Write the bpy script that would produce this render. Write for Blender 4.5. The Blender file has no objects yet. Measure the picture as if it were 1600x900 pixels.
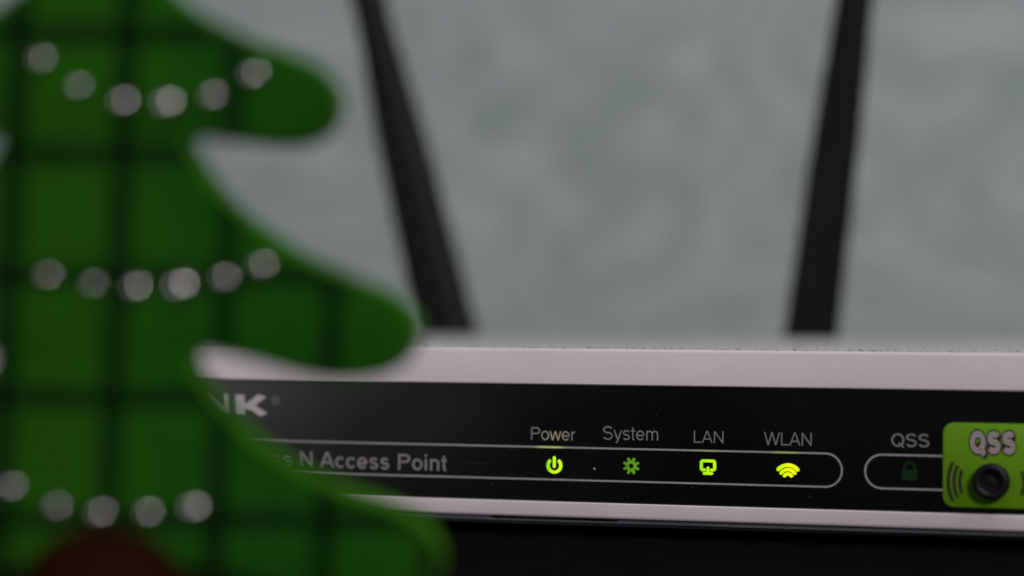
import bpy, bmesh, math, random
from mathutils import Matrix, Vector, noise
random.seed(7)
scene = bpy.context.scene
COL = scene.collection

# ------------------------------------------------------------------ camera
cam_d = bpy.data.cameras.new('camera')
cam = bpy.data.objects.new('camera', cam_d); COL.objects.link(cam)
_yaw, _pitch, _roll = 0.312867, 0.004421, 0.004188
_f = Vector((-math.sin(_yaw)*math.cos(_pitch), math.cos(_yaw)*math.cos(_pitch), math.sin(_pitch)))
_r = Vector((math.cos(_yaw), math.sin(_yaw), 0)); _u = _r.cross(_f)
_r2 = _r*math.cos(_roll) + _u*math.sin(_roll); _u2 = _u*math.cos(_roll) - _r*math.sin(_roll)
_m = Matrix((_r2, _u2, -_f)).transposed().to_4x4(); _m.translation = (0.235942, -0.406164, 0.038065)
cam.matrix_world = _m
cam_d.sensor_width = 36.0; cam_d.lens = 90.0          # 90/36 * 1600 px = 4000 px
cam_d.clip_start = 0.01; cam_d.clip_end = 30
cam_d.dof.use_dof = True; cam_d.dof.focus_distance = 0.4175
cam_d.dof.aperture_fstop = 6.4
scene.camera = cam

# ------------------------------------------------------------------ world, lamps, exposure
w = bpy.data.worlds.new('World'); scene.world = w; w.use_nodes = True
bg = w.node_tree.nodes['Background']
bg.inputs['Color'].default_value = (0.96, 0.95, 1.0, 1); bg.inputs['Strength'].default_value = 0.075

def area(name, loc, target, size, power, colour):
    l = bpy.data.lights.new(name, 'AREA'); l.shape = 'DISK'; l.size = size; l.energy = power; l.color = colour
    o = bpy.data.objects.new(name, l); COL.objects.link(o); o.location = loc
    o.rotation_euler = (Vector(target) - Vector(loc)).to_track_quat('-Z', 'Y').to_euler()
    return o
area('room_lamp', (1.0, -1.10, 0.75), (0.1, 0.0, 0.03), 0.45, 12.5, (1.0, 0.94, 0.94))
area('panel_reflection_fill', (-0.80, -1.20, 0.22), (0.08, 0.0, 0.02), 0.80, 3.6, (0.97, 0.93, 1.0))  # added lamp for a grey reflection on the panel's left; no real window
area('wall_fill', (0.75, -0.25, 1.30), (0.22, 0.54, 0.2), 0.6, 9.0, (0.95, 1.0, 1.0))  # added fill lamp that brightens the wall behind

scene.view_settings.view_transform = 'Standard'; scene.view_settings.look = 'None'
scene.view_settings.exposure = 0.0; scene.view_settings.gamma = 1.0; scene.view_settings.use_curve_mapping = False
scene.render.engine = 'CYCLES'
scene.cycles.use_denoising = True
scene.cycles.use_adaptive_sampling = False

# ------------------------------------------------------------------ helpers
def link(o, parent=None):
    COL.objects.link(o)
    if parent is not None: o.parent = parent
    return o

def obj(name, bm, m, parent=None, smooth=None):
    me = bpy.data.meshes.new(name); bm.to_mesh(me); bm.free()
    for x in (m if isinstance(m, (list, tuple)) else [m]): me.materials.append(x)
    if smooth is not None:
        for p in me.polygons: p.use_smooth = True
        me.set_sharp_from_angle(angle=math.radians(smooth))
    return link(bpy.data.objects.new(name, me), parent)

def thing(name, label, cat, loc=(0, 0, 0), rz=0, group=None):
    o = bpy.data.objects.new(name, None); COL.objects.link(o)
    o.empty_display_size = 0.01
    o.location = loc; o.rotation_euler = (0, 0, rz); o['label'] = label; o['category'] = cat
    if group: o['group'] = group
    return o

class NT:
    """tiny node-tree builder"""
    def __init__(s, name, rough=0.5, spec=0.5):
        s.m = bpy.data.materials.new(name); s.m.use_nodes = True
        s.t = s.m.node_tree; s.b = s.t.nodes['Principled BSDF']
        s.b.inputs['Roughness'].default_value = rough
        s.b.inputs['Specular IOR Level'].default_value = spec
    def n(s, typ, **kw):
        x = s.t.nodes.new(typ)
        for k, v in kw.items():
            if hasattr(x, k): setattr(x, k, v)
            else: x.inputs[k.replace('_', ' ')].default_value = v
        return x
    def l(s, a, b): s.t.links.new(a, b)
    def obj(s): return s.n('ShaderNodeTexCoord').outputs['Object']
    def noise(s, scale, detail=4, rough=0.55, vec=None, dist=0.0):
        x = s.n('ShaderNodeTexNoise'); x.inputs['Scale'].default_value = scale; x.inputs['Detail'].default_value = detail
        x.inputs['Roughness'].default_value = rough; x.inputs['Distortion'].default_value = dist
        s.l(vec if vec is not None else s.obj(), x.inputs['Vector']); return x.outputs['Fac']
    def ramp(s, fac, stops):
        x = s.n('ShaderNodeValToRGB'); e = x.color_ramp.elements
        while len(e) < len(stops): e.new(0.5)
        for k, (p, c) in enumerate(stops):
            e[k].position = p; e[k].color = (*c, 1) if len(c) == 3 else c
        s.l(fac, x.inputs['Fac']); return x.outputs['Color']
    def math(s, op, a, b=None):
        x = s.n('ShaderNodeMath'); x.operation = op
        for i, v in enumerate((a, b)):
            if v is None: continue
            if isinstance(v, (int, float)): x.inputs[i].default_value = v
            else: s.l(v, x.inputs[i])
        return x.outputs[0]
    def mix(s, fac, a, b):
        x = s.n('ShaderNodeMix'); x.data_type = 'RGBA'
        for sock, v in ((x.inputs[0], fac), (x.inputs[6], a), (x.inputs[7], b)):
            if isinstance(v, (int, float)): sock.default_value = v
            elif isinstance(v, tuple): sock.default_value = (*v, 1)
            else: s.l(v, sock)
        return x.outputs[2]
    def bump(s, fac, strength, dist):
        x = s.n('ShaderNodeBump'); x.inputs['Strength'].default_value = strength; x.inputs['Distance'].default_value = dist
        s.l(fac, x.inputs['Height']); s.l(x.outputs['Normal'], s.b.inputs['Normal'])
    def col(s, c):
        if isinstance(c, tuple): s.b.inputs['Base Color'].default_value = (*c, 1)
        else: s.l(c, s.b.inputs['Base Color'])

# ------------------------------------------------------------------ materials
def g(v): return (v, v, v)

k = NT('white_plastic', 0.42); M_WHITE = k.m
n1 = k.noise(60, 5); n2 = k.noise(900, 3)
base = k.ramp(n1, [(0.3, (0.610, 0.535, 0.572)), (0.7, (0.675, 0.595, 0.637))])
smg = k.ramp(k.noise(24, 6, 0.7, dist=1.2), [(0.56, g(0)), (0.74, g(1))])
base = k.mix(k.math('MULTIPLY', smg, 0.30), base, (0.50, 0.42, 0.40))
smk = k.ramp(k.noise(210, 3, 0.6), [(0.70, g(0)), (0.78, g(1))])
base = k.mix(k.math('MULTIPLY', smk, 0.35), base, (0.40, 0.32, 0.27))
geo = k.n('ShaderNodeNewGeometry'); sep = k.n('ShaderNodeSeparateXYZ'); k.l(geo.outputs['Normal'], sep.inputs[0])
upf = k.math('SMOOTH_MIN', k.math('MAXIMUM', k.math('MULTIPLY', k.math('SUBTRACT', sep.outputs[2], 0.75), 5.0), 0.0), 1.0)
dustc = k.ramp(k.noise(700, 6, 0.7), [(0.25, (0.27, 0.265, 0.25)), (0.75, (0.50, 0.485, 0.47))])
k.col(k.mix(k.math('MULTIPLY', upf, 0.9), base, dustc))
spots = k.noise(420, 2, 0.5)
k.bump(n2, 0.12, 0.0002)
k.l(k.math('ADD', k.math('MULTIPLY', upf, 0.4), 0.40), k.b.inputs['Roughness'])

k = NT('black_gloss', 0.16, 0.45); M_PANEL = k.m
sm = k.noise(35, 6, 0.65)
_mp = k.n('ShaderNodeMapping'); _mp.inputs['Scale'].default_value = (60, 1, 900); _mp.inputs['Rotation'].default_value = (0, 0.5, 0); k.l(k.obj(), _mp.inputs[0])
k.bump(k.ramp(k.noise(1.0, 2, vec=_mp.outputs[0]), [(0.68, g(0)), (0.72, g(1))]), 0.25, 0.00004); k.col((0.0035, 0.0035, 0.004))
k.l(k.ramp(sm, [(0.3, g(0.15)), (0.75, g(0.22))]), k.b.inputs['Roughness'])

k = NT('silver_print', 0.5); k.col(k.ramp(k.noise(1500, 3), [(0.3, (0.26, 0.242, 0.255)), (0.7, (0.33, 0.308, 0.32))])); M_PRINT = k.m
k = NT('grey_print', 0.5); k.col(k.ramp(k.noise(1500, 3), [(0.3, (0.18, 0.168, 0.178)), (0.7, (0.235, 0.218, 0.228))])); M_PRINT2 = k.m
k = NT('grey_print_led_glow', 0.5); k.col((0.23, 0.21, 0.22))  # LED glow on the letters painted as emission, strongest mid-word
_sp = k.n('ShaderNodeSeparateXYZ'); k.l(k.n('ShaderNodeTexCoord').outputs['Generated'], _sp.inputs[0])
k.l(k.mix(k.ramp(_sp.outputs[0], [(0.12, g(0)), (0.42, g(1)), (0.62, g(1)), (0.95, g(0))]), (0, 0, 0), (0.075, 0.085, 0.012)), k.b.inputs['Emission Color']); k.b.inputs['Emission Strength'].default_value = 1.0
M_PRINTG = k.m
k = NT('white_print', 0.5); k.col(k.ramp(k.noise(900, 3), [(0.3, (0.42, 0.38, 0.40)), (0.7, (0.5, 0.455, 0.47))])); M_PRINT3 = k.m
k = NT('dark_print', 0.5); k.col((0.018, 0.014, 0.006)); M_DARKPRINT = k.m
k = NT('brown_print', 0.5); k.col((0.20, 0.12, 0.10)); M_BROWNPRINT = k.m

def led(name, c0, c1, strength):
    k = NT(name, 0.4); k.col((0.02, 0.05, 0.0))
    sp = k.n('ShaderNodeSeparateXYZ'); k.l(k.n('ShaderNodeTexCoord').outputs['Generated'], sp.inputs[0])
    c = k.ramp(sp.outputs[0], [(0.0, c0), (0.55, c1)])
    k.l(c, k.b.inputs['Emission Color']); k.b.inputs['Emission Strength'].default_value = strength
    return k.m
M_LEDP = led('led_power', (0.20, 0.72, 0.0), (0.62, 1.0, 0.0), 1.0)
M_LEDS = led('led_system', (0.04, 0.16, 0.003), (0.085, 0.26, 0.003), 0.95)
M_LEDL = led('led_lan', (0.30, 0.80, 0.0), (0.50, 0.92, 0.0), 0.97)
M_LEDW = led('led_wlan', (0.50, 0.95, 0.0), (0.88, 1.0, 0.0), 1.0)
def leak(name, s):  # LED glow on the outline painted as emission, fading at both ends
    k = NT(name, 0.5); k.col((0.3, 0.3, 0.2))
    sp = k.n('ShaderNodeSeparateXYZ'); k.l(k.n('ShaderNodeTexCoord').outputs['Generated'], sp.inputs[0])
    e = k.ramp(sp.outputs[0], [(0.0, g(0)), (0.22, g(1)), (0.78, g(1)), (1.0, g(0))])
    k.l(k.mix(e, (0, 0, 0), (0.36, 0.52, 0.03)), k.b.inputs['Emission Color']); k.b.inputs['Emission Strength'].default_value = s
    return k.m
M_LEAK = leak('painted_led_glow_bright', 0.42); M_LEAK2 = leak('painted_led_glow_dim', 0.17); M_LEAK3 = leak('painted_led_glow_faint', 0.07)
k = NT('unlit_green_film', 0.35); k.col((0.005, 0.027, 0.005)); M_LOCK = k.m
k = NT('green_label', 0.55, 0.2); k.col(k.ramp(k.noise(120, 4), [(0.3, (0.105, 0.255, 0.004)), (0.7, (0.120, 0.285, 0.005))])); M_LABEL = k.m
k = NT('black_button', 0.5, 0.2); k.col((0.006, 0.0065, 0.009)); k.bump(k.noise(1500, 2), 0.1, 0.0001); M_BTN = k.m
k = NT('grey_plastic', 0.5); k.col(k.ramp(k.noise(80, 4), [(0.3, (0.055, 0.060, 0.075)), (0.7, (0.085, 0.09, 0.105))])); M_GREY = k.m
k = NT('black_rubber', 0.6); k.col((0.012, 0.012, 0.012)); M_RUBBER = k.m
k = NT('antenna_rubber', 0.45, 0.13); k.col(k.ramp(k.noise(40, 4), [(0.3, (0.0030, 0.0030, 0.0036)), (0.7, (0.0055, 0.0053, 0.0060))]))
k.bump(k.noise(1500, 3), 0.15, 0.0002); M_ANT = k.m

# plaid felt of the tree's faces (print: soft woven lines on green)
k = NT('plaid_felt', 0.95, 0.04)
sp = k.n('ShaderNodeSeparateXYZ'); k.l(k.obj(), sp.inputs[0])
X, Z = sp.outputs[0], sp.outputs[2]
U = k.math('SUBTRACT', X, k.math('MULTIPLY', k.math('SUBTRACT', Z, 0.0480), 0.036))
def lines(co, off, period, half, soft):
    f = k.math('FRACT', k.math('ADD', k.math('DIVIDE', k.math('SUBTRACT', co, off), period), 50.5))
    d = k.math('MULTIPLY', k.math('ABSOLUTE', k.math('SUBTRACT', f, 0.5)), period)
    x = k.n('ShaderNodeMapRange'); x.interpolation_type = 'SMOOTHSTEP'
    k.l(d, x.inputs[0]); x.inputs[1].default_value = half - soft; x.inputs[2].default_value = half + soft
    x.inputs[3].default_value = 1; x.inputs[4].default_value = 0
    return x.outputs[0]
vl = lines(U, 0.00173, 0.0129, 0.0014, 0.0007); hl = lines(Z, 0.0561, 0.01448, 0.0014, 0.0007)
lit_cols = lines(U, -0.0049, 0.0516, 0.0098, 0.0065)         # light from the left, painted in as yellower columns
cell = k.mix(lit_cols, (0.0060, 0.056, 0.003), (0.0150, 0.070, 0.0025))
var = k.noise(55, 3)
cell = k.mix(k.math('MULTIPLY', var, 0.55), cell, (0.0095, 0.064, 0.003))
wv_ = k.noise(330, 3, 0.6)
cell = k.mix(k.math('MULTIPLY', k.math('SUBTRACT', wv_, 0.35), 1.3), cell, (0.0150, 0.094, 0.004))
c1 = k.mix(k.math('MULTIPLY', vl, 0.88), cell, (0.0022, 0.011, 0.003))
c2 = k.mix(k.math('MULTIPLY', hl, 0.78), c1, (0.0022, 0.011, 0.003))
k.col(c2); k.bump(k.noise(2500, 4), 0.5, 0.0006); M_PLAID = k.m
k = NT('lime_felt_edge', 0.95, 0.04); k.col(k.ramp(k.noise(300, 4), [(0.3, (0.032, 0.125, 0.004)), (0.7, (0.048, 0.165, 0.005))]))
k.bump(k.noise(2500, 4), 0.5, 0.0006); M_EDGE = k.m
k = NT('crystal_bead', 0.12); k.col((0.78, 0.765, 0.765)); k.b.inputs['Metallic'].default_value = 1.0; M_BEAD = k.m
k = NT('bead_cup', 0.5); k.col((0.10, 0.075, 0.055)); k.b.inputs['Metallic'].default_value = 1.0; M_CUP = k.m
k = NT('dark_red_wood', 0.8, 0.02)
mp = k.n('ShaderNodeMapping'); mp.inputs['Scale'].default_value = (40, 40, 260); k.l(k.obj(), mp.inputs[0])
k.col(k.ramp(k.noise(6, 5, vec=mp.outputs[0], dist=0.6), [(0.3, (0.008, 0.0024, 0.0012)), (0.7, (0.022, 0.0052, 0.0024))])); M_WOOD = k.m

k = NT('swirled_plaster', 0.85, 0.2)
mp = k.n('ShaderNodeMapping'); mp.inputs['Scale'].default_value = (1.0, 1.0, 1.5); k.l(k.obj(), mp.inputs[0])
nz = k.n('ShaderNodeTexNoise'); nz.inputs['Scale'].default_value = 9; nz.inputs['Detail'].default_value = 2; k.l(mp.outputs[0], nz.inputs['Vector'])
vm = k.n('ShaderNodeVectorMath'); vm.operation = 'MULTIPLY_ADD'; vm.inputs[1].default_value = (0.12, 0.12, 0.12)
k.l(nz.outputs['Color'], vm.inputs[0]); k.l(mp.outputs[0], vm.inputs[2])
vo = k.n('ShaderNodeTexVoronoi'); vo.feature = 'SMOOTH_F1'; vo.inputs['Scale'].default_value = 8.5; vo.inputs['Smoothness'].default_value = 0.12; k.l(vm.outputs[0], vo.inputs['Vector'])
arcs = k.math('ADD', k.math('MULTIPLY', k.math('SINE', k.math('MULTIPLY', vo.outputs['Distance'], 40.0)), 0.5), 0.5)   # trowel sweeps
cl = k.noise(60, 5, vec=vm.outputs[0])
f = k.math('ADD', k.math('MULTIPLY', arcs, 0.36), k.math('MULTIPLY', cl, 0.64))
k.col(k.ramp(f, [(0.24, (0.275, 0.325, 0.320)), (0.5, (0.368, 0.417, 0.412)), (0.76, (0.455, 0.500, 0.498))]))
k.bump(f, 0.25, 0.004); M_WALL = k.m

k = NT('black_table', 0.9, 0.02)
k.col(k.ramp(k.noise(160, 6, 0.65), [(0.35, (0.0014, 0.0011, 0.0009)), (0.8, (0.0040, 0.0034, 0.0029))]))
k.bump(k.noise(1300, 4), 0.6, 0.0004); M_TABLE = k.m
k = NT('dust_fluff', 0.9); k.col((0.055, 0.042, 0.030)); M_DUST = k.m
k = NT('pale_dust', 0.9); k.col((0.40, 0.38, 0.38)); M_DUST2 = k.m

# ------------------------------------------------------------------ the setting
bm = bmesh.new()
TZ = -0.0010
vs = [bm.verts.new(p) for p in ((-1.6, -0.30, TZ), (1.8, -0.30, TZ), (1.8, 0.52, TZ), (-1.6, 0.52, TZ))]
fc = bm.faces.new(vs)
r = bmesh.ops.extrude_face_region(bm, geom=[fc])
for v_ in [e for e in r['geom'] if isinstance(e, bmesh.types.BMVert)]: v_.co.z -= 0.025
bmesh.ops.recalc_face_normals(bm, faces=bm.faces)
table = obj('table', bm, M_TABLE)
table['kind'] = 'structure'; table['label'] = 'dark black table top under the access point'

bm = bmesh.new()
NX, NZ = 96, 56
grid = [[bm.verts.new((-1.6 + 3.4*i/NX, 0.54 - 0.003*noise.fractal(Vector((i*0.21, j*0.33, 2.0)), 1.0, 2.0, 3), -0.4 + 1.9*j/NZ)) for i in range(NX+1)] for j in range(NZ+1)]
for j in range(NZ):
    for i in range(NX): bm.faces.new((grid[j][i], grid[j][i+1], grid[j+1][i+1], grid[j+1][i]))
wall = obj('wall', bm, M_WALL, smooth=60)
wall['kind'] = 'structure'; wall['label'] = 'pale grey green plastered wall with faint swirls behind the antennas'

# ------------------------------------------------------------------ the access point
AP = thing('access_point', 'white wireless access point with glossy black front panel, lit green icons and two antennas', 'access point', (0.095, 0.0675, TZ))
def ap(o):                      # parts are modelled in world coordinates, then hung on the thing
    o.parent = AP; o.matrix_parent_inverse = Matrix.Translation(AP.location).inverted(); return o

def rr(x0, x1, z0, z1, rad, y, n=5):
    """rounded-rectangle loop in an xz plane, counter-clockwise seen from -y"""
    pts = []
    for cx, cz, a0 in ((x1-rad, z0+rad, -90), (x1-rad, z1-rad, 0), (x0+rad, z1-rad, 90), (x0+rad, z0+rad, 180)):
        for i in range(n+1):
            a = math.radians(a0 + 90*i/n); pts.append((cx+rad*math.cos(a), y, cz+rad*math.sin(a)))
    return pts
def loft(loops, cap0=True, cap1=True):
    bm = bmesh.new(); L = [[bm.verts.new(p) for p in lp] for lp in loops]
    for a, b in zip(L, L[1:]):
        for i in range(len(a)):
            j = (i+1) % len(a)
            bm.faces.new((a[i], a[j], b[j], b[i]))
    if cap0: bm.faces.new(L[0])
    if cap1: bm.faces.new(list(reversed(L[-1])))
    bmesh.ops.recalc_face_normals(bm, faces=bm.faces)
    return bm

XL, XR, ZB, ZT, YB = -0.010, 0.200, 0.0019, 0.0300, 0.135
PX0, PX1, PZ0, PZ1 = -0.0065, 0.1965, 0.00465, 0.02390
loops = [rr(XL+.002, XR-.002, ZB+.002, ZT-.002, .003, YB), rr(XL+.0006, XR-.0006, ZB+.0006, ZT-.0006, .003, YB-.0006), rr(XL, XR, ZB, ZT, .003, YB-.002),
         rr(XL, XR, ZB, ZT, .003, 0.0006), rr(XL+.00008, XR-.00008, ZB+.00008, ZT-.00008, .003, 0.00028), rr(XL+.00028, XR-.00028, ZB+.00028, ZT-.00028, .003, 0.00007), rr(XL+.0006, XR-.0006, ZB+.0006, ZT-.0006, .0028, 0.0),
         rr(PX0-.00025, PX1+.00025, PZ0-.00025, PZ1+.00025, .0012, 0.0), rr(PX0-.00010, PX1+.00010, PZ0-.0001, PZ1+.0001, .0012, 0.00015), rr(PX0-.0001, PX1+.0001, PZ0-.0001, PZ1+.0001, .0012, 0.0012)]
ap(obj('shell', loft(loops), M_WHITE, smooth=40))

PY = 0.00022       # front of the black panel
panel = ap(obj('front_panel', loft([rr(PX0, PX1, PZ0, PZ1, .0011, 0.0011), rr(PX0, PX1, PZ0, PZ1, .0011, PY+.00015), rr(PX0+.00012, PX1-.00012, PZ0+.00012, PZ1-.00012, .0011, PY)]), M_PANEL, smooth=40))
def part_of(o, p): o.parent = p; return o          # parts of AP sit at the world origin's frame already
def on_panel(o): return part_of(o, panel)

# lower half of the case: a thin grey lip with a long shallow slot at its front
bm = bmesh.new()
def box(bm, x0, x1, y0, y1, z0, z1):
    v = [bm.verts.new((x, y, z)) for x in (x0, x1) for y in (y0, y1) for z in (z0, z1)]
    for f in ((0, 1, 3, 2), (4, 6, 7, 5), (0, 4, 5, 1), (2, 3, 7, 6), (0, 2, 6, 4), (1, 5, 7, 3)): bm.faces.new([v[i] for i in f])
prof = [(XL+.001, .0012), (XR-.001, .0012), (XR-.001, .00188), (.1232, .00188), (.1225, .00145), (.1012, .00145), (.1005, .00188), (XL+.001, .00188)]
A = [bm.verts.new((x, .0008, z)) for x, z in prof]; B = [bm.verts.new((x, .004, z)) for x, z in prof]
bm.faces.new(A); bm.faces.new(list(reversed(B)))
for i in range(len(prof)):
    j = (i+1) % len(prof); bm.faces.new((A[i], B[i], B[j], A[j]))
box(bm, XL+.001, XR-.001, .0041, YB-.002, .0004, .00188)
bmesh.ops.recalc_face_normals(bm, faces=bm.faces)
ap(obj('lower_shell', bm, M_GREY))
for fx in (XL+.018, XR-.018):
    for fy in (.016, YB-.016):
        ring = lambda z, r_: [(fx+r_*math.cos(t*math.pi/8), fy+r_*math.sin(t*math.pi/8), z) for t in range(16)]
        ap(obj('rubber_foot', loft([ring(.00039, .005), ring(TZ+.0003, .005), ring(TZ+.00005, .0045)]), M_RUBBER))

# ---- flat print and thick icons, drawn from strokes
def stroke_bm(bm, pts, wd, y, closed=False, caps=True, depth=0.0):
    """flat ribbon (x,z) of width wd at y; with depth it is a slab standing proud towards -y"""
    n = len(pts); L, R_ = [], []
    P = [Vector(p) for p in pts]
    if caps and not closed:            # round ends
        pass
    for i in range(n):
        if closed: d = (P[(i+1) % n]-P[i-1])
        else: d = P[min(i+1, n-1)]-P[max(i-1, 0)]
        d.normalize(); nn = Vector((-d.y, d.x))*wd/2
        L.append(P[i]+nn); R_.append(P[i]-nn)
    if closed:
        polys = [[L[i], L[(i+1) % n], R_[(i+1) % n], R_[i]] for i in range(n)]
        ring = None
    else:
        out = list(L)
        if caps:
            d = (P[-1]-P[-2]).normalized(); a0 = math.atan2(d.y, d.x)+math.pi/2
            out += [P[-1]+Vector((math.cos(a0-math.pi*t/6), math.sin(a0-math.pi*t/6)))*wd/2 for t in range(1, 6)]
        out += list(reversed(R_))
        if caps:
            d = (P[0]-P[1]).normalized(); a0 = math.atan2(d.y, d.x)+math.pi/2
            out += [P[0]+Vector((math.cos(a0-math.pi*t/6), math.sin(a0-math.pi*t/6)))*wd/2 for t in range(1, 6)]
        ring = out
    def wall_(loop, flip=False):
        v0 = [bm.verts.new((p.x, y, p.y)) for p in loop]; v1 = [bm.verts.new((p.x, y-depth, p.y)) for p in loop]
        for i in range(len(loop)):
            j = (i+1) % len(loop); bm.faces.new((v0[i], v0[j], v1[j], v1[i]))
        return v1
    if closed:
        a = [bm.verts.new((p.x, y-depth, p.y)) for p in L]; b = [bm.verts.new((p.x, y-depth, p.y)) for p in R_]
        for i in range(n):
            j = (i+1) % n; bm.faces.new((a[i], a[j], b[j], b[i]))
        if depth:
            wall_(L); wall_(R_)
    else:
        # fill the band quad by quad so that concave arcs stay clean
        a = [bm.verts.new((p.x, y-depth, p.y)) for p in L]; b = [bm.verts.new((p.x, y-depth, p.y)) for p in R_]
        for i in range(n-1): bm.faces.new((a[i], a[i+1], b[i+1], b[i]))
        if caps:
            for e, (va, vb, sgn) in enumerate(((a[-1], b[-1], 1), (b[0], a[0], -1))):
                cpt = P[-1] if e == 0 else P[0]; d = (P[-1]-P[-2]) if e == 0 else (P[0]-P[1])
                d.normalize(); a0 = math.atan2(d.y, d.x)+math.pi/2
                arc = [bm.verts.new((cpt.x+math.cos(a0-math.pi*t/6)*wd/2, y-depth, cpt.y+math.sin(a0-math.pi*t/6)*wd/2)) for t in range(1, 6)]
                bm.faces.new([va]+arc+[vb])
        if depth: wall_(ring)
def arc(cx, cz, r_, a0, a1, n=24): return [(cx+r_*math.cos(math.radians(a0+(a1-a0)*i/n)), cz+r_*math.sin(math.radians(a0+(a1-a0)*i/n))) for i in range(n+1)]
def fin(bm):
    bmesh.ops.remove_doubles(bm, verts=bm.verts, dist=1e-8); bmesh.ops.recalc_face_normals(bm, faces=bm.faces); return bm

# ---- lettering: a plain grotesque drawn stroke by stroke (cap height 1)
def ea(cx, cz, rx, rz, a0, a1, n=14): return [(cx+rx*math.cos(math.radians(a0+(a1-a0)*i/n)), cz+rz*math.sin(math.radians(a0+(a1-a0)*i/n))) for i in range(n+1)]
XH = .725
def glyph(ch, w):
    h = w/2; l = .10+h
    if ch == ' ': return .39, []
    if ch == '-': return .46, [[(.04, .36), (.42, .36)]]
    if ch == 'I': return .39, [[(.195, 0), (.195, 1)]]
    if ch == 'T': return .85, [[(.03, 1-h), (.82, 1-h)], [(.425, 0), (.425, 1-w)]]
    if ch == 'L': return .77, [[(l, 0), (l, 1)], [(l+h, h), (.73, h)]]
    if ch == 'P': return .93, [[(l, 0), (l, 1)], [(l+h, 1-h), (.56, 1-h)] + ea(.56, .735-h/4, .30-h+.02, .265-h*.75, 90, -90)[1:] + [(l+h, .47+h/2)]]
    if ch == 'R': return 1.0, glyph('P', w)[1] + [[(.52, .47), (.90, 0)]]
    if ch == 'N':
        r_ = .91-h; return 1.01, [[(l, 0), (l, 1)], [(r_, 0), (r_, 1)], [(l+h*.2, 1-h*.8), (r_-h*.2, h*.8)]]
    if ch == 'K': return .94, [[(l, 0), (l, 1)], [(l+h, .30), (.84-h*.4, 1-h*.2)], [(.34+h*.5, .56), (.88-h*.4, h*.2)]]
    if ch == 'A': return .93, [[(.03+h*.5, 0), (.465-h*.25, 1)], [(.465+h*.25, 1), (.90-h*.5, 0)], [(.22, .33), (.71, .33)]]
    if ch in 'Ww':
        H, W_ = (1, 1.32) if ch == 'W' else (XH, 1.01)
        q = [.02+h*.6, W_*.265, W_*.5, W_*.735, W_-.02-h*.6]
        return W_, [[(q[0], H), (q[1], 0)], [(q[1], 0), (q[2], H)], [(q[2], H), (q[3], 0)], [(q[3], 0), (q[4], H)]]
    if ch in 'Ss':
        H, W_ = (1, .93) if ch == 'S' else (XH, .70)
        cx = W_/2; rx = W_/2-.06-h; zm = H*.52; ru = (H+.012-h-zm)/2; rl = (zm+.012-h)/2
        return W_, [ea(cx, zm+ru, rx*.94, ru, 22, 250, 18) + ea(cx, zm-rl, rx, rl, 76, -158, 18)]
    if ch == 'Q': return 1.08, [ea(.54, .5, .48-h, .512-h, 90, 450, 36), [(.60, .28), (.98, -.05)]]
    if ch == 'o': return .777, [ea(.388, XH/2, .335-h, XH/2+.012-h, 90, 450, 28)]
    if ch == 'b': return .777, [[(l, 0), (l, 1)], ea(.41, XH/2, .315-h, XH/2+.012-h, 180, 540, 28)]
    if ch == 'c': return .70, [ea(.375, XH/2, .32-h, XH/2+.012-h, 38, 322, 24)]
    if ch == 'e': return .777, [ea(.388, XH/2, .335-h, XH/2+.012-h, 0, 325, 26), [(.388-.335+w, XH/2-h*.1), (.388+.335-h, XH/2-h*.1)]]
    if ch == 'r': return .46, [[(l, 0), (l, XH)], ea(l+.24, .40, .24, .325-h, 172, 78, 8)]
    if ch == 'n':
        r_ = .69-h; return .777, [[(l, 0), (l, XH)], ea((l+r_)/2, .44, (r_-l)/2, XH+.012-h-.44, 170, 0, 12) + [(r_, .25), (r_, 0)]]
    if ch == 'm':
        r_ = 1.07-h; c_ = (l+r_)/2; out_ = [[(l, 0), (l, XH)]]
        for a_, b_ in ((l, c_), (c_, r_)): out_.append(ea((a_+b_)/2, .46, (b_-a_)/2, XH+.012-h-.46, 168, 0, 12) + [(b_, .25), (b_, 0)])
        return 1.163, out_
    if ch == 't':
        x_ = .14+h*.8; return .40, [[(x_, .94), (x_, .3)] + ea(x_+.13, .13+h*.6, .13, .13, 180, 275, 8), [(.02, XH-h), (.37, XH-h)]]
    if ch == 'i': return .31, [[(.155, 0), (.155, XH)], [(.155, 1-w*1.05), (.155, 1)]]
    if ch == 'l': return .31, [[(.155, 0), (.155, 1)]]
    if ch == 'y': return .70, [[(.02+h*.6, XH), (.35, .02)], [(.68-h*.6, XH), (.34, -.10)] + ea(.20, -.09, .12, .115, -10, -100, 6)]
    raise KeyError(ch)
def lettering(name, s, x0, x1, z0, ztop, m, y, wt=.100, parent=None, label=None, extra=0.0, track=0.0, thin_n=False):
    """one word as one flat print; its strokes lie a few microns apart so that none share a plane"""
    bmt = bmesh.new(); pen = 0.0; S_ = []
    for ch in s:
        adv, st = glyph(ch, wt)
        for i, pl_ in enumerate(st):
            S_.append(([(p[0]+pen, p[1]) for p in pl_], wt*.5 if (thin_n and ch == 'N' and i == 1) else wt))
        pen += adv + track
    xs = [p[0] for st, _ in S_ for p in st]; a_, b_ = min(xs)-wt/2, max(xs)+wt/2
    sx, sz = (x1-x0)/(b_-a_), ztop-z0
    for i, (st, ww) in enumerate(S_):
        closed = (Vector(st[0])-Vector(st[-1])).length < 1e-6
        stroke_bm(bmt, st[:-1] if closed else st, ww+extra, -i % 5 * .0012, closed=closed, caps=extra > 0)
    for v in bmt.verts: v.co = (x0+(v.co.x-a_)*sx, y+v.co.y*sz*.6, z0+v.co.z*sz)
    bmesh.ops.recalc_face_normals(bmt, faces=bmt.faces)
    o = part_of(obj(name, bmt, m), parent or panel)
    if label: o['label'] = label
    return o
LY = PY - 0.00003
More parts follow.
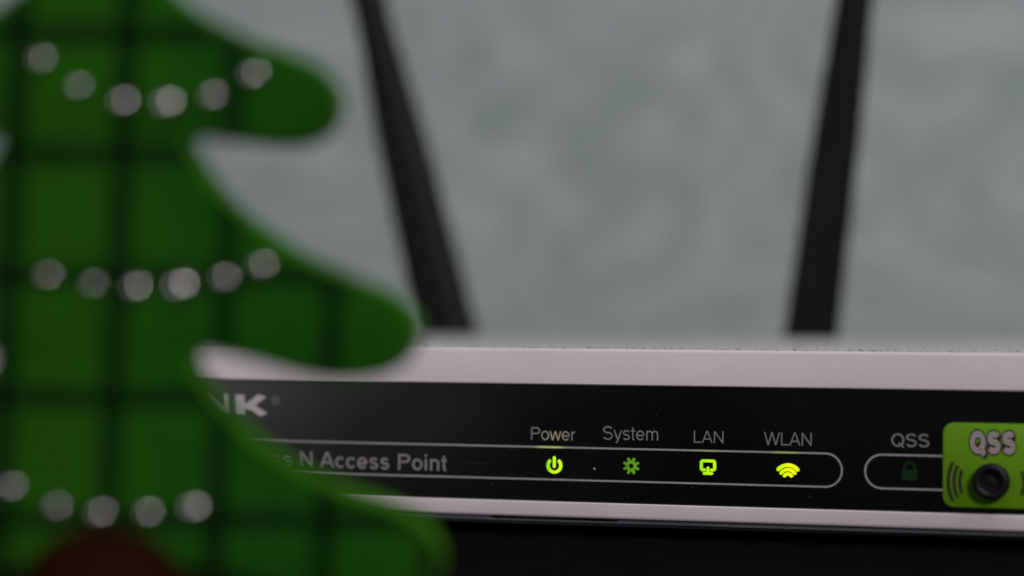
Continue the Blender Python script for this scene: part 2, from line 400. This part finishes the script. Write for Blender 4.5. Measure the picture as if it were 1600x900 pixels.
lettering('brand_lettering', 'TP-LINK', 0.0235, 0.06055, .01790, .02138, M_PRINT3, LY, .24, label='bold pale brand lettering on the black panel', thin_n=True, track=-.07)
bmr = bmesh.new(); stroke_bm(bmr, ea(.06185, .02048, .00066, .00066, 0, 360, 24)[:-1], .00012, LY, closed=True); on_panel(obj('registered_mark', bmr, M_PRINT2))
lettering('registered_mark', 'R', .06160, .06215, .02012, .02084, M_PRINT2, LY, .16)
lettering('product_lettering', 'Wireless', 0.0480, 0.0649, .00895, .01165, M_PRINT2, LY, .155, label='bold grey product lettering')
lettering('product_lettering', 'N Access Point', 0.06640, 0.09330, .00915, .01185, M_PRINT2, LY, .155, label='bold grey product lettering')
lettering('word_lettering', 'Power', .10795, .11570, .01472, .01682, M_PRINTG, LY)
lettering('word_lettering', 'System', .12040, .12976, .01502, .01722, M_PRINT2, LY)
lettering('word_lettering', 'LAN', .13575, .14070, .01482, .01678, M_PRINT2, LY)
lettering('word_lettering', 'WLAN', .14740, .15520, .01470, .01680, M_PRINT2, LY)
lettering('word_lettering', 'QSS', .16805, .17408, .01490, .01698, M_PRINT2, LY, .125)

# outline pills
bm = bmesh.new(); zt, zb = .01356, .00820; rc = (zt-zb)/2; zc = (zt+zb)/2
stroke_bm(bm, arc(.15745, zc, rc, -90, 90, 28) + arc(-.0005+rc, zc, rc, 90, 270, 28), .00030, LY, closed=True)
pill = on_panel(obj('outline_print', fin(bm), M_PRINT))
bm = bmesh.new()
stroke_bm(bm, [(.1795, zt)] + arc(.16655, zc, rc, 90, 270, 28) + [(.1795, zb)], .00030, LY, caps=False)
on_panel(obj('outline_print', fin(bm), M_PRINT))
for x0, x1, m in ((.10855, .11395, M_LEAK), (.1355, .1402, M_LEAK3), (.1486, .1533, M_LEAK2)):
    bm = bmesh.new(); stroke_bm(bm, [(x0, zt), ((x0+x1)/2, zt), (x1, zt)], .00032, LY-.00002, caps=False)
    on_panel(obj('led_glow_outline', fin(bm), m))  # short outline pieces carrying the painted LED glow

ICD = .00028
def icon(name, build, m, label):
    bm = bmesh.new(); build(bm)
    c_ = sum((v.co for v in bm.verts), Vector())/len(bm.verts)
    for v in bm.verts: v.co.x = c_.x+(v.co.x-c_.x)*.94; v.co.z = c_.z+(v.co.z-c_.z)*.94
    o = on_panel(obj(name, fin(bm), m)); o['label'] = label; return o
def b_power(bm):
    x, z = .11204, .01055
    stroke_bm(bm, arc(x, z, .00117, 128, 412, 36), .00052, PY, caps=False, depth=ICD)
    stroke_bm(bm, [(x-.00002, z-.00020), (x-.00002, z+.00060), (x-.00002, z+.00138)], .00048, PY, depth=ICD)
icon('power_icon', b_power, M_LEDP, 'glowing green power icon')
def b_gear(bm):
    x, z = .12523, .01078; o_, i_ = [], []
    for t in range(8):
        for da, r_ in ((-13, .00101), (-8, .00150), (8, .00150), (13, .00101), (22.5, .00093)):
            a = math.radians(45*t+22.5+da); o_.append((x+r_*math.cos(a), z+r_*math.sin(a)))
    n = len(o_)
    for (px, pz) in o_:
        a = math.atan2(pz-z, px-x); i_.append((x+.00043*math.cos(a), z+.00043*math.sin(a)))
    for y in (PY-ICD,):
        a = [bm.verts.new((p[0], y, p[1])) for p in o_]; b = [bm.verts.new((p[0], y, p[1])) for p in i_]
        a0 = [bm.verts.new((p[0], PY, p[1])) for p in o_]; b0 = [bm.verts.new((p[0], PY, p[1])) for p in i_]
        for i in range(n):
            j = (i+1) % n
            bm.faces.new((a[i], a[j], b[j], b[i])); bm.faces.new((a[i], a0[i], a0[j], a[j])); bm.faces.new((b[i], b[j], b0[j], b0[i]))
icon('gear_icon', b_gear, M_LEDS, 'dimmer green gear icon')
def b_lan(bm):
    x, z = .13816, .01120; W, H, rr_ = .00118, .00078, .00028
    path = [(x-.00062, z-H), (x-W+rr_, z-H)] + arc(x-W+rr_, z-H+rr_, rr_, 270, 180, 5) + arc(x-W+rr_, z+H-rr_, rr_, 180, 90, 5) + \
        arc(x+W-rr_, z+H-rr_, rr_, 90, 0, 5) + arc(x+W-rr_, z-H+rr_, rr_, 0, -90, 5) + [(x+.00062, z-H)]
    q = [path[0]]
    for p in path[1:]:
        if (Vector(p)-Vector(q[-1])).length > 1e-6: q.append(p)
    stroke_bm(bm, q, .00050, PY, depth=ICD)
    stroke_bm(bm, [(x, z-.00042), (x, z-.0009), (x, z-.00125)], .00046, PY, depth=ICD*.98)
    stroke_bm(bm, [(x-.00066, z-.00138), (x, z-.00138), (x+.00066, z-.00138)], .00050, PY, depth=ICD*.96)
icon('network_icon', b_lan, M_LEDL, 'glowing green network monitor icon')
def b_wifi(bm):
    x, z = .15138, .00970
    stroke_bm(bm, arc(x, z-.00032, .00222, 139, 41, 20), .00062, PY, depth=ICD)
    stroke_bm(bm, arc(x, z-.00030, .00144, 145, 35, 18), .00057, PY, depth=ICD*.98)
    stroke_bm(bm, arc(x, z-.00030, .00070, 148, 32, 14), .00056, PY, depth=ICD*.96)
icon('wireless_icon', b_wifi, M_LEDW, 'glowing yellow green wireless icon')
def b_lock(bm):
    x, z = .17098, .01045; W, z0, z1 = .00132, .00950, .01128
    v = [(x-W, z0), (x+W, z0), (x+W, z1), (x-W, z1)]
    bm.faces.new([bm.verts.new((p[0], LY, p[1])) for p in v])
    stroke_bm(bm, [(x-.00088, z1)] + arc(x, z1+.0003, .00088, 180, 0, 14) + [(x+.00088, z1)], .00042, LY-.00001, caps=False)
icon('padlock_icon', b_lock, M_LOCK, 'unlit dark green padlock icon')

# green sticker with the button
sticker = ap(obj('green_sticker', loft([rr(.17624, .1920, .00558, .01888, .0017, PY+.0001), rr(.17624, .1920, .00558, .01888, .0017, PY-.00010), rr(.17632, .19192, .00566, .0188, .0017, PY-.00016)]), M_LABEL, smooth=40))
SY = PY-.00016
lettering('sticker_lettering', 'QSS', .18055, .18755, .01415, .01760, M_DARKPRINT, SY-.00003, .25, parent=sticker, extra=.20, track=.02)
lettering('sticker_lettering', 'QSS', .18055, .18755, .01415, .01760, M_PRINT3, SY-.00005, .25, parent=sticker, track=.02)
lettering('sticker_lettering', 'QSS', .18055, .18755, .01415, .01760, M_BROWNPRINT, SY-.00007, .25, parent=sticker, extra=-.17, track=.02)
for sgn in (-1, 1):
    for r_, ha in ((.0050, 22), (.0059, 25), (.0068, 27)):
        bm = bmesh.new(); c0 = 180 if sgn < 0 else 0
        stroke_bm(bm, arc(.18392, .00960, r_, c0-ha, c0+ha, 16), .00052, SY-.00003, caps=False)
        part_of(obj('wave_print', fin(bm), M_DARKPRINT), sticker)
ring = lambda y, r_: [(.18392+r_*math.cos(-t*math.pi/20), y, .00975+r_*math.sin(t*math.pi/20)) for t in range(40)]
ap(obj('button', loft([ring(SY+.0004, .0029), ring(SY-.0012, .0029), ring(SY-.0016, .00278), ring(SY-.00182, .00250), ring(SY-.00185, .00205), ring(SY-.00160, .00170), ring(SY-.0009, .00145), ring(SY-.0008, .00090), ring(SY-.0010, .0004)]), M_BTN, smooth=60))

# ---- antennas
def antenna(base, top_dir, w0, w1, label):
    """tapering flat-oval rubber shaft on a hinge at the back of the case"""
    bx_, bz = base; dx = top_dir; Y = YB+.0085
    prof = [(-.012, w0*.98), (0, w0), (.02, w0*.93+.0*w1), (.045, w0*.66+w1*.30), (.072, w1*1.02), (.1, w1*.93), (.135, w1*.84), (.158, w1*.78), (.163, w1*.66), (.165, w1*.35)]
    N = 20; L = []
    ax = Vector((dx, 0, 1)).normalized(); sd = Vector((ax.z, 0, -ax.x))
    for s, wd in prof:
        c = Vector((bx_, Y, bz)) + ax*s; lp = []
        for t in range(N):
            a = 2*math.pi*t/N; ca, sa = math.cos(a), math.sin(a)
            e = 0.85
            lp.append(c + sd*(math.copysign(abs(ca)**e, ca)*wd/2) + Vector((0, 1, 0))*(math.copysign(abs(sa)**0.85, sa)*wd*.36))
        L.append(lp)
    o = ap(obj('antenna', loft(L), M_ANT, smooth=50)); o['label'] = label
    c = Vector((bx_, Y, bz)) - ax*.012
    N = 20
    ringz = lambda y, r_: [(c.x+r_*math.cos(2*math.pi*t/N), y, c.z+r_*math.sin(2*math.pi*t/N)) for t in range(N)]
    part_of(obj('hinge', loft([ringz(YB-.0005, .0042), ringz(YB+.0035, .0042), ringz(YB+.0038, .0055), ringz(YB+.0135, .0055), ringz(YB+.014, .005)]), M_ANT, smooth=40), o)
    return o
antenna((.0428, .0300), -0.2560, .0138, .0080, 'antenna leaning outward past the tree ornament')
antenna((.1264, .0300), 0.1277, .0120, .0080, 'nearly upright antenna above the network icons')

# ------------------------------------------------------------------ the tree ornament
S = .07725e-3
TX, TY0 = 172, 971
TREE = thing('tree_ornament', 'blurred green plaid felt Christmas tree with rows of silver beads on dark red base', 'ornament', (.0947, -.1271, TZ), _yaw)
right = [(172, -455), (196, -440), (222, -395), (262, -340), (318, -300), (370, -268), (408, -235), (416, -195), (392, -158), (345, -140), (290, -138), (248, -136),
         (232, -120), (232, -95), (240, -60), (262, -22), (300, 12), (350, 42), (405, 66), (460, 86), (505, 106), (531, 138), (534, 174), (516, 206), (480, 224), (435, 228), (390, 224), (345, 217), (314, 213),
         (303, 224), (318, 252), (346, 290), (382, 328), (428, 363), (482, 397), (538, 424), (594, 446), (634, 468), (658, 502), (650, 546), (617, 578), (562, 592), (500, 590), (435, 574), (368, 556), (322, 547),
         (310, 559), (322, 586), (346, 620), (382, 658), (424, 694), (480, 730), (548, 760), (612, 782), (662, 808), (691, 844), (695, 882), (676, 916), (638, 934), (580, 938), (500, 930), (420, 906), (350, 891), (290, 885), (245, 890)]
pts = [Vector(((x-TX)*S, (TY0-y)*S)) for x, y in right]
left = [Vector((-p.x - .0027*min(1, max(0, (p.x-.002)/.006)), p.y)) for p in reversed(pts[1:])]
ctrl = pts + [Vector((.0048, .0006)), Vector((-.0048, .0006))] + left
def catmull(P, n=5):
    out = []
    for i in range(len(P)):
        p0, p1, p2, p3 = P[i-1], P[i], P[(i+1) % len(P)], P[(i+2) % len(P)]
        for t in range(n):
            t_ = t/n
            out.append(0.5*((2*p1)+(-p0+p2)*t_+(2*p0-5*p1+4*p2-p3)*t_**2+(-p0+3*p1-3*p2+p3)*t_**3))
    return out
out = catmull(ctrl)
cu = bpy.data.curves.new('t', 'CURVE'); cu.dimensions = '2D'; cu.fill_mode = 'BOTH'
TH, BV = .0038, .0009
cu.extrude = TH-BV; cu.bevel_depth = BV; cu.bevel_resolution = 3; cu.offset = -BV
sl = cu.splines.new('POLY'); sl.points.add(len(out)-1); sl.use_cyclic_u = True
for i, p in enumerate(out): sl.points[i].co = (p.x, p.y, 0, 1)
o = bpy.data.objects.new('t', cu); COL.objects.link(o)
dg = bpy.context.evaluated_depsgraph_get(); dg.update()
me = bpy.data.meshes.new_from_object(o.evaluated_get(dg)); bpy.data.objects.remove(o)
bm = bmesh.new(); bm.from_mesh(me); bpy.data.meshes.remove(me)
bmesh.ops.remove_doubles(bm, verts=bm.verts, dist=1e-6)
for v_ in bm.verts: v_.co = Vector((v_.co.x, -v_.co.z, v_.co.y))
bmesh.ops.recalc_face_normals(bm, faces=bm.faces)
bm.normal_update()
for f_ in bm.faces:
    f_.material_index = 0 if abs(f_.normal.y) > 0.93 else 1
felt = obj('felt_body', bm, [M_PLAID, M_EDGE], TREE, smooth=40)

# dome base that the trunk is set in
L = []
for t in range(12):
    a = math.radians(88*t/11); L.append([(.0114*math.cos(a)**1.0*math.cos(2*math.pi*q/32), .0150*math.cos(a)**1.1*math.sin(2*math.pi*q/32), .0006+.0118*math.sin(a)**1.0) for q in range(32)])
L.insert(0, [(p[0]*.985, p[1]*.985, .00002) for p in L[0]])
obj('base', loft(L), M_WOOD, TREE, smooth=40)

# beads
rows = [[(67, 90), (125, 132), (195, 155), (264, 157), (333, 145), (396, 112)],
        [(80, 424), (150, 437), (216, 442), (285, 440), (352, 428), (410, 408)],
        [(25, 750), (95, 780), (163, 790), (236, 790), (306, 782)]]
Rb, rb = .00125, .00066
def dome(r0, R0, y0, n=16, m=5):
    lps = []
    amax = math.asin(r0/R0)
    for i in range(m+1):
        a = amax*(1-i/m) if i < m else amax*.03
        lps.append([(R0*math.sin(a)*math.cos(2*math.pi*q/n), y0-(R0*math.cos(a)-R0*math.cos(amax)), R0*math.sin(a)*math.sin(2*math.pi*q/n)) for q in range(n)])
    return lps
bead_me = cup_me = None
SIZES = [[.82, .74, .98, 1.26, .90, .97], [.82, .72, 1.12, 1.38, .86, .92], [.78, .80, .98, .86, 1.08]]
for row, sizes in zip(rows, SIZES):
    for (px, py), size in zip(row, sizes):
        if bead_me is None:
            o = obj('bead', loft(dome(rb, Rb, -.0006)), M_BEAD, TREE, smooth=60); bead_me = o.data
            n = 16; rg = lambda y, r_: [(r_*math.cos(2*math.pi*q/n), y, r_*math.sin(2*math.pi*q/n)) for q in range(n)]
            c_ = obj('bead_cup', loft([rg(.0003, rb*1.7), rg(-.0003, rb*1.7), rg(-.00065, rb*1.2), rg(-.00062, rb*.99), rg(-.0002, rb*.97)]), M_CUP, o, smooth=40); cup_me = c_.data
        else:
            o = link(bpy.data.objects.new('bead', bead_me), TREE); c_ = link(bpy.data.objects.new('bead_cup', cup_me), o)
        o.location = ((px+5-TX)*S, -TH-.0001, (TY0-py-8)*S)
        o.scale = (size,)*3
        o.rotation_euler = (math.radians(random.uniform(-5, 5)), 0, math.radians(random.uniform(-5, 5)))

# ------------------------------------------------------------------ dust
def flecks(name, places, m, label):
    bm = bmesh.new()
    for (x, y, z, s, nrm) in places:
        a = random.uniform(0, 6.28); e = random.uniform(.35, 1)
        u = Vector((1, 0, 0)); v = Vector((0, 1, 0)) if nrm == 'z' else Vector((0, 0, 1)); nn = Vector((0, 0, 1)) if nrm == 'z' else Vector((0, -1, 0))
        p = Vector((x, y, z)); U_ = (u*math.cos(a)+v*math.sin(a))*s; V_ = (v*math.cos(a)-u*math.sin(a))*s*e
        q = [bm.verts.new(p+U_), bm.verts.new(p+V_), bm.verts.new(p-U_), bm.verts.new(p-V_)]; t = bm.verts.new(p+nn*s*.6)
        for i in range(4): bm.faces.new((q[i], q[(i+1) % 4], t))
    o = obj(name, bm, m); o['kind'] = 'stuff'; o['label'] = label; o['category'] = 'dust'; return o
pl = []
for i in range(2600):
    x = XL+.004+random.random()**.75*(XR-XL-.008); y = .0006+.11*random.random()**2.0
    pl.append((x, y, ZT-.00001, random.choice((.00006, .00008, .0001, .00016, .00024)), 'z'))
flecks('dust', pl, M_DUST, 'brown dust specks on top of the white case')
pl = [(.11889, PY-.00001, .01012, .00026, 'y')]
for i in range(120):
    pl.append((random.uniform(.03, .175), PY-.00001, random.uniform(PZ0+.001, PZ1-.001), random.choice((.00003, .00004, .00005)), 'y'))
flecks('dust', pl, M_DUST2, 'pale dust specks on the glossy black panel')
pl = []
for i in range(160):
    pl.append((random.uniform(.05, .22), -.09*random.random()**1.5-.001, TZ+.00001, random.choice((.00005, .00007, .0001)), 'z'))
flecks('dust', pl, M_DUST, 'few dust specks on the black table')
